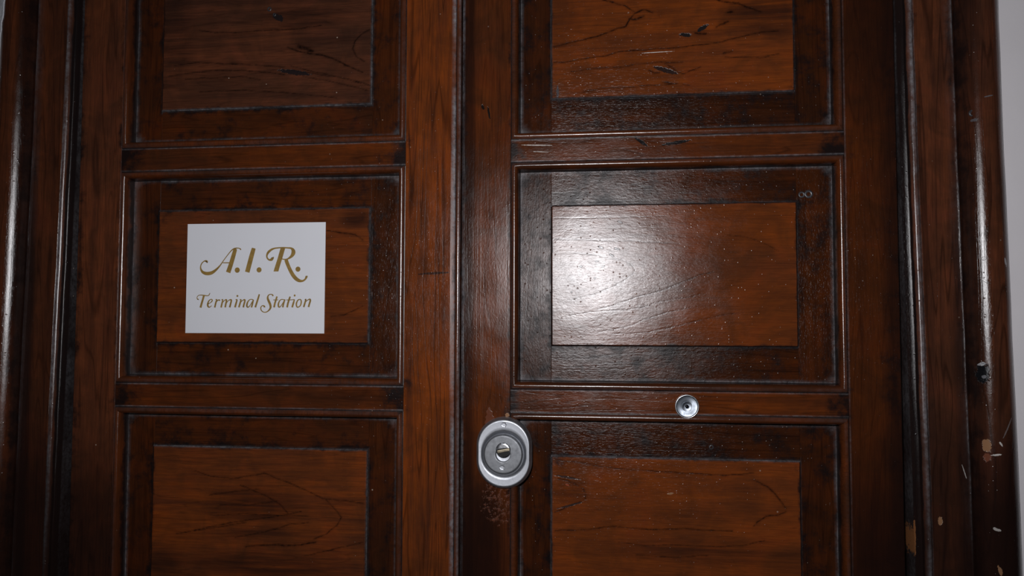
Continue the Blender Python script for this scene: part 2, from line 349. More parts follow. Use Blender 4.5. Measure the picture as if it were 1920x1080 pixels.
# dark growth lines (width, [(x, z)...]) and stains (x, z, rx, rz, strength) of each raised field, mm
FIGURE = {
 'RT': ([(1.3,[(-56.7,1721.1),(-40.4,1724.3),(-28.5,1726.9),(-14.9,1729.2),(-6.4,1732.3),(3.7,1736.2),(12.2,1737.9),(15.6,1744.3),(20.6,1750.1),(29.0,1753.2),(37.4,1750.2)]),(1.1,[(-9.7,1764.6),(2.1,1761.4),(12.3,1757.4),(20.6,1751.8)]),(1.0,[(-56.7,1705.8),(-40.5,1706.0),(-25.1,1708.4),(-8.2,1709.9),(5.3,1713.7),(28.8,1714.1),(48.8,1714.9),(65.3,1715.4),(85.1,1717.1),(101.4,1719.0),(119.4,1723.3),(137.2,1726.7),(153.3,1726.9)]),(0.6,[(-40.5,1695.6),(-23.5,1697.6),(-8.2,1698.7),(8.6,1698.9),(22.0,1700.9),(45.4,1701.7),(65.2,1700.9)]),(0.7,[(-28.6,1676.1),(-8.3,1678.9),(15.2,1678.9),(31.9,1680.0),(48.5,1679.7),(58.5,1680.7),(71.6,1678.9)]),(0.8,[(48.7,1699.9),(55.3,1696.2),(60.2,1691.7),(65.9,1689.8),(73.4,1692.9),(81.6,1695.2)]),(1.4,[(33.7,1694.5),(38.7,1691.7),(43.6,1691.5)]),(1.5,[(93.7,1760.3),(105.1,1757.1),(116.5,1754.9),(124.6,1751.1),(137.4,1746.2)]),(2.6,[(77.0,1728.6),(81.9,1727.9),(86.8,1727.3)]),(2.4,[(96.7,1732.8),(101.6,1736.0),(107.3,1738.3)]),(2.6,[(107.4,1746.8),(111.5,1747.4)]),(1.1,[(103.0,1707.9),(111.1,1710.1)]),(0.5,[(104.5,1704.4),(136.9,1702.3),(153.0,1705.8)]),(2.2,[(15.6,1745.2),(22.3,1744.0),(29.0,1747.1)]),(2.6,[(46.9,1682.0),(55.2,1680.9)])],[(142.3,1746.8,35.0,18.3,0.55),(150.1,1732.9,23.3,13.3,0.4),(-47.3,1749.0,15.0,33.3,0.25)]),
 'RM': ([(0.8,[(-39.0,1476.8),(-25.6,1480.1),(-12.2,1484.0),(-2.2,1488.5),(9.4,1494.3),(17.7,1500.9),(19.7,1505.1),(16.1,1510.2),(7.8,1513.6),(-2.1,1516.2),(-15.5,1518.8),(-28.9,1520.6),(-42.4,1521.6),(-54.2,1521.7)]),(0.75,[(-15.6,1467.5),(-2.3,1470.9),(12.6,1475.9),(24.2,1480.0),(43.9,1485.0),(58.7,1490.7),(70.1,1495.6),(79.8,1499.7),(91.2,1502.1)]),(0.5,[(-42.4,1461.7),(-25.6,1464.2),(-9.0,1465.9),(10.9,1466.7),(25.8,1469.2),(40.6,1474.2),(53.7,1476.6),(69.9,1479.1),(78.1,1481.5)]),(0.7,[(-55.9,1534.5),(-37.3,1534.3),(-17.1,1533.2),(-2.1,1532.2),(17.9,1532.0),(37.7,1530.1),(60.6,1529.0)]),(0.5,[(-55.9,1554.4),(-28.8,1554.0),(-2.0,1555.0),(24.6,1554.6),(47.7,1555.1)]),(0.5,[(-15.7,1445.8),(10.9,1450.8),(27.4,1457.5),(47.1,1464.2),(69.9,1469.1)]),(0.5,[(-2.4,1444.1),(30.6,1445.9),(53.5,1451.0),(79.5,1457.6),(102.0,1462.6),(118.0,1464.2)]),(0.4,[(102.8,1536.8),(118.8,1535.0),(134.7,1529.8),(150.5,1521.4)])],[]),
 'RB': ([(0.8,[(-55.9,1326.3),(-32.6,1324.3),(-12.7,1320.7),(10.3,1318.8),(29.8,1318.1),(52.5,1317.4),(75.0,1316.3),(100.5,1315.4),(116.3,1317.4),(125.8,1318.4)]),(0.8,[(-55.9,1260.3),(-39.3,1261.3),(-22.8,1262.6),(-9.6,1265.1),(6.8,1266.0),(19.8,1264.5),(39.2,1264.3),(61.8,1265.9),(84.1,1265.5),(106.3,1265.3)]),(0.9,[(-52.6,1308.1),(-44.2,1307.5),(-37.6,1304.4),(-29.3,1299.7),(-26.8,1294.8),(-27.7,1289.9)]),(0.9,[(-55.9,1277.5),(-45.9,1282.0),(-39.3,1284.6),(-31.0,1288.2)]),(1.0,[(125.7,1312.0),(132.0,1309.0),(138.2,1305.9),(144.3,1299.7),(150.5,1291.9),(153.5,1287.3)]),(1.1,[(125.2,1270.4),(128.4,1274.5),(136.3,1279.6),(147.2,1281.5),(153.5,1284.1)]),(0.5,[(3.4,1251.7),(29.4,1249.4),(52.0,1251.1),(84.0,1250.6),(115.6,1252.6),(134.4,1258.0)]),(0.5,[(19.7,1241.0),(51.9,1239.8),(83.9,1242.6)])],[(36.1,1280.4,70.0,5.0,0.25),(99.7,1244.0,83.3,11.7,0.45),(-40.9,1296.1,13.3,11.7,0.3)]),
 'LM': ([(1.0,[(-281.4,1545.9),(-266.8,1543.1),(-252.3,1541.2),(-245.0,1535.8)]),(0.6,[(-276.6,1460.6),(-262.1,1462.4),(-244.2,1471.1)])],[(-252.5,1558.8,15.0,10.0,0.6),(-261.8,1443.2,33.3,8.3,0.3)]),
 'LB': ([(0.8,[(-415.0,1307.2),(-399.4,1302.2),(-376.3,1300.1),(-357.3,1303.3),(-342.2,1306.4),(-330.7,1302.2),(-315.6,1297.3),(-300.5,1291.5),(-281.8,1283.2),(-259.6,1282.0),(-241.2,1280.0)]),(0.9,[(-366.6,1294.1),(-353.2,1289.1),(-337.9,1283.3),(-324.6,1275.7),(-315.1,1266.2)]),(0.8,[(-279.9,1283.2),(-270.5,1274.7),(-263.0,1266.1),(-266.6,1259.0),(-277.6,1249.8),(-290.5,1244.1)]),(0.7,[(-299.5,1228.0),(-277.3,1233.2),(-259.0,1238.2),(-240.7,1243.3)]),(1.5,[(-359.7,1234.6),(-333.3,1237.3),(-310.8,1237.2),(-288.6,1240.7)]),(0.7,[(-413.6,1248.7),(-390.7,1254.0),(-364.0,1259.3),(-333.8,1263.9),(-303.9,1270.1)]),(0.5,[(-390.9,1263.8),(-362.3,1266.5),(-333.8,1265.6),(-296.4,1265.9)]),(0.6,[(-432.9,1244.5),(-398.3,1251.0),(-360.2,1257.7)]),(0.6,[(-371.3,1243.0),(-341.1,1249.4),(-314.9,1257.4),(-296.3,1259.8)]),(0.6,[(-399.0,1283.3),(-372.2,1287.7),(-345.7,1291.1)]),(0.6,[(-387.3,1274.7),(-356.7,1274.7),(-328.5,1280.0)])],[(-354.8,1275.7,44.7,15.5,0.5),(-333.0,1217.9,72.2,12.0,0.55),(-333.6,1251.5,44.7,6.9,0.35),(-447.7,1215.2,20.6,15.5,0.5)]),
 'LT': ([(0.9,[(-420.7,1753.3),(-404.1,1750.7),(-374.5,1749.4),(-354.9,1750.4),(-330.6,1750.1),(-309.6,1750.7),(-290.5,1752.9)]),(1.6,[(-325.4,1731.8),(-314.1,1727.4),(-302.8,1724.6),(-290.0,1722.5),(-278.8,1718.9),(-269.3,1713.9),(-258.1,1708.0),(-247.1,1703.7)]),(5.0,[(-314.2,1732.9),(-307.7,1729.8),(-299.6,1726.8)]),(1.0,[(-236.6,1748.1),(-249.1,1741.7),(-255.3,1735.0),(-257.6,1727.4),(-253.6,1719.4),(-245.6,1714.5)]),(0.8,[(-446.5,1717.8),(-423.3,1720.1),(-396.8,1718.2),(-373.8,1716.5),(-350.9,1714.0),(-328.3,1711.6)]),(0.8,[(-452.9,1706.9),(-426.3,1709.9),(-399.9,1711.2),(-373.7,1709.9),(-344.3,1706.7),(-328.1,1703.7)]),(0.7,[(-434.5,1703.0),(-409.6,1703.7),(-376.8,1704.0),(-353.9,1700.0)]),(0.6,[(-321.9,1712.9),(-297.7,1705.7),(-273.8,1700.1),(-248.5,1692.2)]),(0.6,[(-321.8,1708.2),(-289.7,1702.3),(-258.0,1696.4),(-239.1,1689.6)]),(0.5,[(-308.8,1701.5),(-273.7,1693.9),(-242.2,1685.1)]),(0.6,[(-419.2,1689.8),(-370.0,1689.6),(-321.4,1684.8),(-273.5,1678.5)])],[(-314.6,1761.1,45.8,11.5,0.6),(-447.2,1746.6,21.5,43.0,0.5),(-285.5,1737.9,34.4,4.3,0.3)]),
}

# ------------------------------------------------------------------ materials
WHITE = (0.5, 0.47, 0.44); TAN = (0.23, 0.12, 0.062); CHIP = (0.13, 0.045, 0.026)
M_STILE_A = wood('stile_wood_outer', 'Z', 0.94, 0.30, 0.7, sat=0.94, stains=[(-520, 1215, 60, 110, 0.7)], seed=1.0, rough=0.36)
M_STILE_B = wood('stile_wood_orange', 'Z', 1.15, 0.85, 0.9, seed=2.3, rough=0.36, sheen=0.30,
                 marks=[(-171, 1502, 16, 1.2, 3, (0.012, 0.008, 0.007), 0.8, 0)])
M_STILE_C = wood('stile_wood_lock', 'Z', 0.80, 0.48, 0.5, seed=4.1, rough=0.33, pits=0.3, sheen=0.58,
                 stains=[(-122, 1225, 24, 75, 0.9), (-138, 1500, 6, 900, 0.7)],
                 marks=[(-105, 1288, 20, 22, 0, CHIP, 0.75, 0.4), (-117, 1362, 4, 12, 0, CHIP, 0.6, 0.3), (-100, 1368, 2.2, 2.0, 0, TAN, 1.0, 0.3),
                        (-124.5, 1662, 1.3, 3, 20, (0.010, 0.007, 0.006), 1.0, -0.5), (-118.5, 1656, 1.0, 6, 10, (0.010, 0.007, 0.006), 1.0, -0.5)])
M_STILE_D = wood('stile_wood_hinge', 'Z', 0.60, 0.30, 0.5, seed=6.2, rough=0.36, sheen=0.7, stains=[(240, 1190, 60, 160, 0.85), (240, 1800, 40, 170, 0.7), (256, 1500, 16, 900, 0.6)])
M_RAIL_L = wood('rail_wood_left', 'X', 0.74, 0.50, 0.6, seed=7.7, rough=0.37, sheen=0.8)
M_RAIL_R = wood('rail_wood_right', 'X', 0.80, 0.48, 0.6, seed=9.1, rough=0.32, sheen=0.72, pits=0.5,
                marks=[(-72, 1623.5, 14.5, 0.45, -2, WHITE, 1.0, -0.5), (-68, 1617, 8, 0.35, -4, WHITE, 0.9, -0.5),
                       (26, 1624, 7, 1.6, -35, (0.008, 0.006, 0.006), 1.0, -1), (58, 1622.5, 14, 1.6, 8, (0.008, 0.006, 0.006), 1.0, -1)])
M_BORDER_LV = wood('border_wood_left_upright', 'Z', 0.55, 0.25, 0.6, seed=11.0, rough=0.36, sheen=0.85)
M_BORDER_LH = wood('border_wood_left_level', 'X', 0.62, 0.32, 0.6, seed=12.4, rough=0.36, sheen=0.85)
M_BORDER_RV = wood('border_wood_right_upright', 'Z', 0.50, 0.22, 0.6, seed=14.0, rough=0.34, sheen=0.34, wrinkle=1.0, pits=1.4)
M_BORDER_RH = wood('border_wood_right_level', 'X', 0.50, 0.28, 0.7, seed=15.0, rough=0.33, sheen=0.48, wrinkle=1.0, pits=1.4)
M_BEAD_L = wood('moulding_wood_left', 'Z', 0.75, 0.35, 0.4, seed=17.0, rough=0.36, sheen=2.0, pits=0.5)
M_BEAD_R = wood('moulding_wood_right', 'X', 0.75, 0.25, 0.3, seed=18.0, rough=0.31, pits=0.5, sheen=1.3)
M_CASING = wood('casing_wood', 'Z', 0.86, 0.26, 0.9, sat=0.93, stains=[(332, 1240, 26, 110, 0.95), (290, 1225, 30, 130, 0.6), (306, 1500, 9, 1500, 0.6)], seed=21.0, rough=0.33, marks=[
    (314.5, 1351, 3.0, 6.5, 0, TAN, 1.0, -0.8), (314.5, 1341, 2.4, 4, 0, CHIP, 1.0, -0.5), (324, 1353, 0.8, 2.6, 30, WHITE, 0.8, 0), (320.5, 1343.5, 3.8, 0.9, 8, WHITE, 0.8, 0),
    (281, 1283, 2.2, 3.4, 0, TAN, 1.0, -0.5), (260.5, 1268, 0.9, 17, 0, (0.16, 0.065, 0.025), 0.95, -0.3),
    (319.5, 1281, 3.2, 1.3, -20, WHITE, 0.6, 0), (321.6, 1651, 4.0, 0.6, 12, (0.10, 0.10, 0.11), 0.9, 0), (311, 1631, 2.6, 1.4, 0, (0.07, 0.065, 0.07), 0.9, 0),
    (313.2, 1412, 4.4, 9, 0, (0.006, 0.006, 0.007), 1.0, -3), (312.5, 1420, 2.6, 1.6, 20, (0.3, 0.3, 0.31), 1.0, 1), (313.5, 1409, 1.6, 1.6, 0, (0.12, 0.12, 0.13), 0.9, 1),  # dark gouge, its two grey glints painted as colour
    (315.4, 1491.5, 5.5, 1.0, -38, (0.05, 0.03, 0.025), 1.0, -1.5), (315.1, 1510.4, 1.6, 1.6, 0, (0.05, 0.03, 0.025), 1.0, -2.5),
    (301.5, 1326, 0.5, 7, 16, WHITE, 0.5, 0), (330, 1366, 0.6, 10, -26, (0.2, 0.18, 0.18), 0.5, 0), (333.5, 1507, 1.2, 4, 15, (0.3, 0.29, 0.3), 0.9, 0), (321, 1247, 1.6, 4, 15, TAN, 0.9, 0)])
M_CASING_L = wood('casing_wood_left', 'Z', 0.74, 0.30, 0.7, sat=0.95, stains=[(-595, 1500, 8, 1500, 0.8), (-590, 1220, 60, 120, 0.75)], seed=24.0, rough=0.36, sheen=1.5)
FIELD = {
    'LT': wood('field_wood_upper_left', 'X', 0.92, 0.22, 0.8, sat=0.92, cath=0.9, seed=31, rough=0.38, sheen=0.8,
               marks=[(-318, 1706, 17, 2.6, -10, (0.010, 0.009, 0.010), 0.9, -0.6), (-336, 1763, 7, 3.5, -30, (0.010, 0.009, 0.010), 0.9, 0)]),
    'LM': wood('field_wood_sign', 'X', 1.15, 0.48, 0.6, cath=0.9, seed=33, rough=0.36, sheen=0.85),
    'LB': wood('field_wood_lower_left', 'X', 1.22, 0.62, 0.7, cath=0.9, seed=35, rough=0.38, sheen=0.8),
    'RT': wood('field_wood_upper_right', 'X', 1.12, 0.86, 0.5, cath=0.9, seed=37, rough=0.33,
               marks=[(40, 1711.5, 16, 0.35, 1, WHITE, 1.0, -0.5), (84, 1733, 6, 2, 30, (0.012, 0.010, 0.010), 1.0, -0.5), (68, 1727, 6, 2, -5, (0.012, 0.010, 0.010), 1.0, -0.5),
                      (49, 1694, 12, 2.4, -18, (0.012, 0.010, 0.010), 0.9, -0.5), (-53, 1676, 1.3, 7, 0, (0.05, 0.045, 0.05), 0.9, 0)]),
    'RM': wood('field_wood_gleaming', 'X', 1.05, 0.60, 0.3, cath=0.75, seed=38.5, rough=0.30, pits=0.8, sheen=0.66, wrinkle=0.6, marks=[
        (-12, 1526, 3.2, 1.1, -22, (0.09, 0.07, 0.07), 1.0, -2.5), (3, 1524.5, 3.2, 1.1, -15, (0.09, 0.07, 0.07), 1.0, -2.5), (-2, 1518.5, 2.8, 1.0, -22, (0.03, 0.02, 0.02), 1.0, -2.5),
        (6, 1550, 3.0, 1.0, -20, (0.09, 0.07, 0.07), 1.0, -2.0),
        (-31, 1508, 1.6, 1.0, 0, (0.02, 0.015, 0.015), 1.0, -2), (-18, 1497, 1.0, 1.0, 0, (0.02, 0.015, 0.015), 1.0, -2), (-40, 1484, 0.9, 0.8, 0, (0.02, 0.015, 0.015), 1.0, -2),
        (-10, 1508, 1.8, 0.8, 20, (0.02, 0.015, 0.015), 1.0, -2), (-16, 1513, 2.0, 0.6, 0, (0.02, 0.015, 0.015), 1.0, -2)]),
    'RB': wood('field_wood_lower_right', 'X', 1.12, 0.70, 0.4, cath=0.9, seed=41, rough=0.34,
               marks=[(51, 1297.5, 3.5, 0.9, 5, TAN, 1.0, 0.3), (-44, 1303, 2.0, 0.7, -20, (0.25, 0.06, 0.03), 0.9, 0), (-44, 1310, 12, 1.2, -8, (0.02, 0.018, 0.018), 0.8, -0.6),
                      (-42, 1284, 12, 1.0, 16, (0.02, 0.018, 0.018), 0.8, -0.6)]),
}
M_GAP = plain('blackened_wood', (0.006, 0.005, 0.005), 0.7, 0.2)
M_WAX = wood('rubbed_bead_wood', 'Z', 0.8, 0.4, 0.5, seed=44, rough=0.28, sheen=1.6)
M_STEEL = metal('brushed_nickel', (0.49, 0.505, 0.54), 0.47, scratch=0.25)
M_DISC = metal('worn_nickel', (0.25, 0.257, 0.272), 0.55, scratch=0.15)
M_CHROME = metal('bright_chrome', (0.66, 0.67, 0.70), 0.30)
M_BRASS = metal('dull_brass', (0.42, 0.36, 0.26), 0.35)
M_SPUN = metal('spun_chrome', (0.42, 0.46, 0.52), 0.50, aniso=0.75)
M_HOLE = plain('dark_recess', (0.004, 0.004, 0.004), 0.5, 0.3)
M_PAPER = plain('glossy_white_card', (0.66, 0.665, 0.70), 0.55, 0.3, 0.03, 8)
M_INK = plain('gold_ink', (0.30, 0.185, 0.045), 0.45, 0.4, 0.35, 160)
M_WALL = plain('painted_plaster', (0.60, 0.575, 0.59), 0.75, 0.25, 0.05, 14, 0.25)
M_PLASTER = plain('flaking_plaster', (0.62, 0.63, 0.67), 0.85, 0.2, 0.35, 120, 0.8)
M_FLOOR = plain('stone_floor', (0.22, 0.20, 0.18), 0.45, 0.4, 0.3, 12, 0.2)

# ------------------------------------------------------------------ the setting
def boxes(name, bxs, mat, kind='structure', label=None, cat=None):
    bm = bmesh.new()
    for (x0, x1, y0, y1, z0, z1) in bxs:
        r = bmesh.ops.create_cube(bm, size=1.0)
        for v in r['verts']:
            v.co = Vector(((x0 + x1) / 2 + v.co.x * (x1 - x0), (y0 + y1) / 2 + v.co.y * (y1 - y0), (z0 + z1) / 2 + v.co.z * (z1 - z0))) * MM
    o = link(name, bm, mat, None, label)
    o['kind'] = kind
    if cat: o['category'] = cat
    return o

XL, XR, ZT = -546.8, 254.8, 2132.0         # clear opening of the casing
WH = 6.0                                     # wall face stands this far in front of the door face
boxes('floor', [(-1700, 1500, -1900, 300, -60, 0)], M_FLOOR, label='grey stone hallway floor below the door', cat='floor')
boxes('wall_left', [(-1700, XL - 60, -WH, 160, 0, 2700)], M_WALL, label='pale plaster wall left of the dark casing', cat='wall')
boxes('wall_right', [(XR + 60, 1500, -WH, 160, 0, 2700)], M_WALL, label='pale grey wall beside the right casing', cat='wall')
boxes('wall_top', [(XL - 60, XR + 60, -WH, 160, ZT + 60, 2700)], M_WALL, label='plaster wall above the door casing', cat='wall')

# ---- casing: jamb strip, bead, flat, fillet, half-round roll
R_ = 18.2; CU = 68.2
cas = [(-14, -44, 0.9, 0), (-14, -60, 0.9, 0), (86.4, -60, 0.9, 0), (86.4, 2.0, 0.5, 0)]
for a in range(0, 181, 9):
    c_, s_ = math.cos(math.radians(a)), math.sin(math.radians(a))
    cas.append((CU + R_ * c_, 3.0 + R_ * s_, 0.55 if a > 150 else 0.34 if (a > 130 or a < 25) else 0.06, 0.0))
cas += [(49.4, 1.8, 0.8, 0.1), (48.9, 4.6, 0.2, 1.0), (48.1, 5.2, 0.1, 0.9), (46.9, 4.9, 0.1, 0.3), (46.2, 3.4, 0.3, 0.1), (40, 3.1, 0.02, 0), (28, 3.0, 0.0, 0), (17.2, 3.0, 0.25, 0),
        (16.3, 2.2, 0.5, 0.5), (15.7, 2.6, 0.2, 0.7), (15.2, 5.0, 0, 0.35), (14.0, 6.6, 0, 0.9), (12.3, 7.2, 0, 1.0), (10.8, 6.8, 0, 0.35), (9.6, 5.4, 0.1, 0.1), (8.9, 3.6, 1.0, 0), (8.3, 1.4, 1.5, 0), (7.4, 0.8, 1.5, 0), (4.2, 0.6, 1.5, 0), (2.6, 0.4, 1.5, 0), (2.0, -0.6, 1.5, 0.25), (2.0, -44, 1.5, 0)]
ZB = 0.0
def casing(name, A, B, mA, mB, inward, mat, label):
    o = sweep(name, cas, A, B, mA, mB, inward, mat, None, step=14, label=label, wav=0.35)
    o['kind'] = 'structure'; o['category'] = 'door casing'; return o
casing('trim_1', (XL, ZB), (XL, ZT), 0, -1, (-1, 0), M_CASING_L, 'left upright casing of dark varnished wood with a gleaming half-round roll')
casing('trim_2', (XR, ZB), (XR, ZT), 0, -1, (1, 0), M_CASING, 'right upright casing of dark wood, chipped and scratched, against the pale wall')
casing('trim_3', (XL, ZT), (XR, ZT), -1, -1, (0, 1), M_CASING, 'dark wooden casing across the top of the door')

# flaking plaster lip lapping over the left roll
bm = bmesh.new(); gl, wl = layers(bm)
zz = steps(1500, 2150, 4); cols = []
for i, z in enumerate(zz):
    n1 = mnoise.noise(Vector((z * 0.021, 3.1, 0))); n2 = mnoise.noise(Vector((z * 0.11, 8.1, 0)))
    w = 12.5 + 3.5 * n1 + 2.2 * n2 - max(0, (1685 - z)) * 0.06
    xe = XL - CU - 13.2 + 4.5 / (1 + math.exp(-(z - 1750) / 2.0)) + 3.5 * n1 + 3.0 * n2 - max(0, (1790 - z)) * 0.02 + 7.5 * math.exp(-((z - 1704) / 5.0) ** 2)
    hr = 3.0 + math.sqrt(max(0.0, R_ ** 2 - (min(R_, XL - CU - xe + 0.0)) ** 2)) if xe > XL - CU - R_ else WH
    pts = [(XL - CU - R_ - 16, WH + 0.1), (XL - CU - R_ - 6, WH + 2.0), (XL - CU - R_ - 1.0, max(WH, hr * 0.75) + 0.8), (xe, hr + 0.9), (xe + 0.5, hr + 0.2), (min(xe, XL - CU - R_ + 3), -2), (XL - CU - R_ - 16, -2)]
    cols.append([bm.verts.new(V(x, z, h)) for x, h in pts])
for a, b in zip(cols, cols[1:]):
    for j in range(len(a)): bm.faces.new((a[j], a[(j + 1) % len(a)], b[(j + 1) % len(b)], b[j]))
bm.faces.new(cols[0]); bm.faces.new(cols[-1])
lip = link('trim_4', bm, M_PLASTER, None, 'rough flaking grey plaster edge beside the left casing'); lip['kind'] = 'structure'; lip['category'] = 'plaster'

# the old frame is not quite plumb: both uprights lean inwards a few mm towards the top
def lean(o):
    for v in o.data.vertices:
        x = (v.co.x + o.location.x) / MM; z = (v.co.z + o.location.z) / MM
        t = math.tanh((z - 1487) / 300.0)
        v.co.x += (6.5 * t if x < (XL + XR) / 2 else -5.0 * t) * MM
for o_ in [q for q in COL.objects if q.name in ('trim_1', 'trim_2', 'trim_3', 'trim_4')]: lean(o_)

# ------------------------------------------------------------------ the two leaves
def near(d, r): return max(0.0, 1.0 - abs(d) / r)

BEAD = [(0.0, -1.8, 0.9, 0.0), (0.7, -1.6, 0.9, 0.15), (0.9, 0.2, 0.1, 0.2), (1.7, 1.3, 0.0, 0.1), (2.9, 2.0, 0.0, 0.1), (4.1, 2.1, 0.0, 0.05), (5.2, 1.5, 0.0, 0.0), (6.1, 0.4, 0.05, 0), (6.8, -1.4, 0.2, 0), (7.3, -4.5, 0.5, 0), (7.6, -8.0, 0.9, 0), (8.0, -10.6, 1.0, 0.1), (8.8, -12.4, 1.0, 0.5), (8.8, -18, 0.9, 0), (0.0, -18, 0.9, 0)]
HB, HF = -11.5, -8.6         # panel border and raised field levels

def make_leaf(root, xo0, xo1, stileL, stileR, cells, mats, fields, side):
    """stileL/R = outer edges; cells = list of (z0, z1, key, (fx0, fx1, fz0, fz1))."""
    zt = 2126.0; zb = 4.0
    (mA, mB, mR, mBV, mBH, mBead) = mats
    x0, x1 = xo0, xo1
    outerL = side == 'L'
    def gs(x, z):          # stile grime: near the leaf's outer edges and, in patches, beside the panels' corners
        g = 0.5 * near(min(x - stileL, x0 - x if x < x0 else 99), 5) if x < x0 else 0.5 * near(min(stileR - x, 99), 5)
        if x > x1 and not outerL: g = 0.42 * near(stileR - x, 30)
        if x < x0 and outerL: g = max(g, 0.50 * near(x - stileL, 14), 0.35 * near(x0 - x, 8))
        if x < x0 and not outerL: g = max(g, 0.75 * near(x - stileL, 9))
        for (cz0, cz1, *_r) in cells:
            for cc in (cz0, cz1):
                g = max(g, 0.45 * near(math.hypot(min(abs(x - x0), abs(x - x1)), (z - cc)), 16))
        return g
    def ws(x, z, e):
        d = min(x - stileL, stileR - x)
        if side == 'L' and x > x1 and d < 4.1: return 1.0 if d < 4.0 and (e or d < 3.9) else 0.0
        if side == 'R' and x < x0 and d < 2.2: return 1.0
        if side == 'R' and x > x1 and x - x1 < 0.9: return 0.35
        return 0.15 if e else 0.0
    bl = dict(bevs=(0.8, 0.5, 0.5, 0.5)) if side == 'L' else dict(bevs=(1.9, 0.5, 0.5, 0.5))
    board('stile', stileL, x0, zb, zt, 0.0, -40, mA, root, dx=4, dz=9, grime=gs, wear=ws, **bl)
    bl = dict(bevs=(0.5, 3.6, 0.5, 0.5)) if side == 'L' else dict(bevs=(0.5, 1.0, 0.5, 0.5))
    if side == 'L':        # meeting stile: a gentle worn chamfer towards the joint
        o = board('stile', x1, stileR, zb, zt, 0.0, -40, mB, root, dx=4, dz=9, grime=gs, wear=ws, bevs=(0.5, 0.5, 0.5, 0.5),
                  hfn=lambda x, z: -max(0.0, x - (stileR - 3.6)) * 0.28)
    else:
        o = board('stile', x1, stileR, zb, zt, 0.0, -40, mB, root, dx=4, dz=9, grime=gs, wear=ws, **bl)
    # rails
    edges = sorted([(c[0], c[1]) for c in cells])
    rails = [(zb, edges[0][0])] + [(a[1], b[0]) for a, b in zip(edges, edges[1:])] + [(edges[-1][1], zt)]
    for (r0, r1) in rails:
        def gr(x, z):
            return max(0.85 * near(x - x0, 40 if side == 'L' else 20), 0.85 * near(x1 - x, 40), 0.35 * near(z - r0, 3), 0.35 * near(r1 - z, 3))
        board('rail', x0, x1, r0, r1, -0.25, -40, mR, root, dx=6, dz=3 if r1 - r0 < 40 else 12, bev=0.5, grime=gr, wear=lambda x, z, e: (0.6 if z > r1 - 1.2 or z < r0 + 1.2 else 0.0))
    for (c0, c1, key, f) in cells:
        fx0, fx1, fz0, fz1 = f
        # four mitred moulding pieces round the opening
        sweep('moulding', BEAD, (x0, c0), (x0, c1), 1, 1, (1, 0), mBead, root, step=6)
        sweep('moulding', BEAD, (x1, c0), (x1, c1), 1, 1, (-1, 0), mBead, root, step=6)
        sweep('moulding', BEAD, (x0, c0), (x1, c0), 1, 1, (0, 1), mBead, root, step=6)
        sweep('moulding', BEAD, (x0, c1), (x1, c1), 1, 1, (0, -1), mBead, root, step=6)
        X0, X1, Z0, Z1 = x0 + 8.0, x1 - 8.0, c0 + 8.0, c1 - 8.0
        g0, w0 = 0.95, 0.8
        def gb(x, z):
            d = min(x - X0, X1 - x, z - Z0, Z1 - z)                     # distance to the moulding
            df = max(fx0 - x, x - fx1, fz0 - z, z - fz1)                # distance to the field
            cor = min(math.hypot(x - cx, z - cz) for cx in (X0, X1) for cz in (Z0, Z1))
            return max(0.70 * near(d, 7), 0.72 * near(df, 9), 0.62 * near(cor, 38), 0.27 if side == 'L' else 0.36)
        def wb(x, z, e):
            d = min(x - X0, X1 - x, z - Z0, Z1 - z); df = max(fx0 - x, x - fx1, fz0 - z, z - fz1)
            cor = min(math.hypot(x - cx, z - cz) for cx in (X0, X1) for cz in (Z0, Z1))
            return max(0.85 * near(d, 2.2), 0.22 * near(df, 1.4), 0.95 * near(cor, 10))
        pn = board('panel', X0, X1, Z0, Z1, HB - 1.0, -26, M_GAP, root, dx=60, dz=60)
        kw = dict(dx=3.5, dz=3.5, bev=0.3, grime=gb, wear=wb)
        board('border_strip', X0, fx0, Z0, Z1, HB, HB - 0.9, mBV, pn, **kw)
        board('border_strip', fx1, X1, Z0, Z1, HB, HB - 0.9, mBV, pn, **kw)
        board('border_strip', fx0, fx1, Z0, fz0, HB, HB - 0.9, mBH, pn, **kw)
        board('border_strip', fx0, fx1, fz1, Z1, HB, HB - 0.9, mBH, pn, **kw)
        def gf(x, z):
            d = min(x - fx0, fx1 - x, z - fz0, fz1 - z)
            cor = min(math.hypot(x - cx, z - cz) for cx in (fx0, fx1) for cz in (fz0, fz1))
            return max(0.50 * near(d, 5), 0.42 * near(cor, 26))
        def wf(x, z, e):
            d = min(x - fx0, fx1 - x, z - fz0, fz1 - z)
            return 0.95 if e else 0.35 * near(d, 1.5)
        b_ = 1.5
        if 1100 < c0 < 1700:
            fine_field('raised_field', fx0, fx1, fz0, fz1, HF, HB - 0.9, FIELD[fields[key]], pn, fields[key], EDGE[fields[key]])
        else:
            board('raised_field', fx0, fx1, fz0, fz1, HF, HB - 0.9, FIELD[fields[key]], pn, dx=4, dz=4, bevs=(b_, b_, b_, b_), grime=gf, wear=wf)

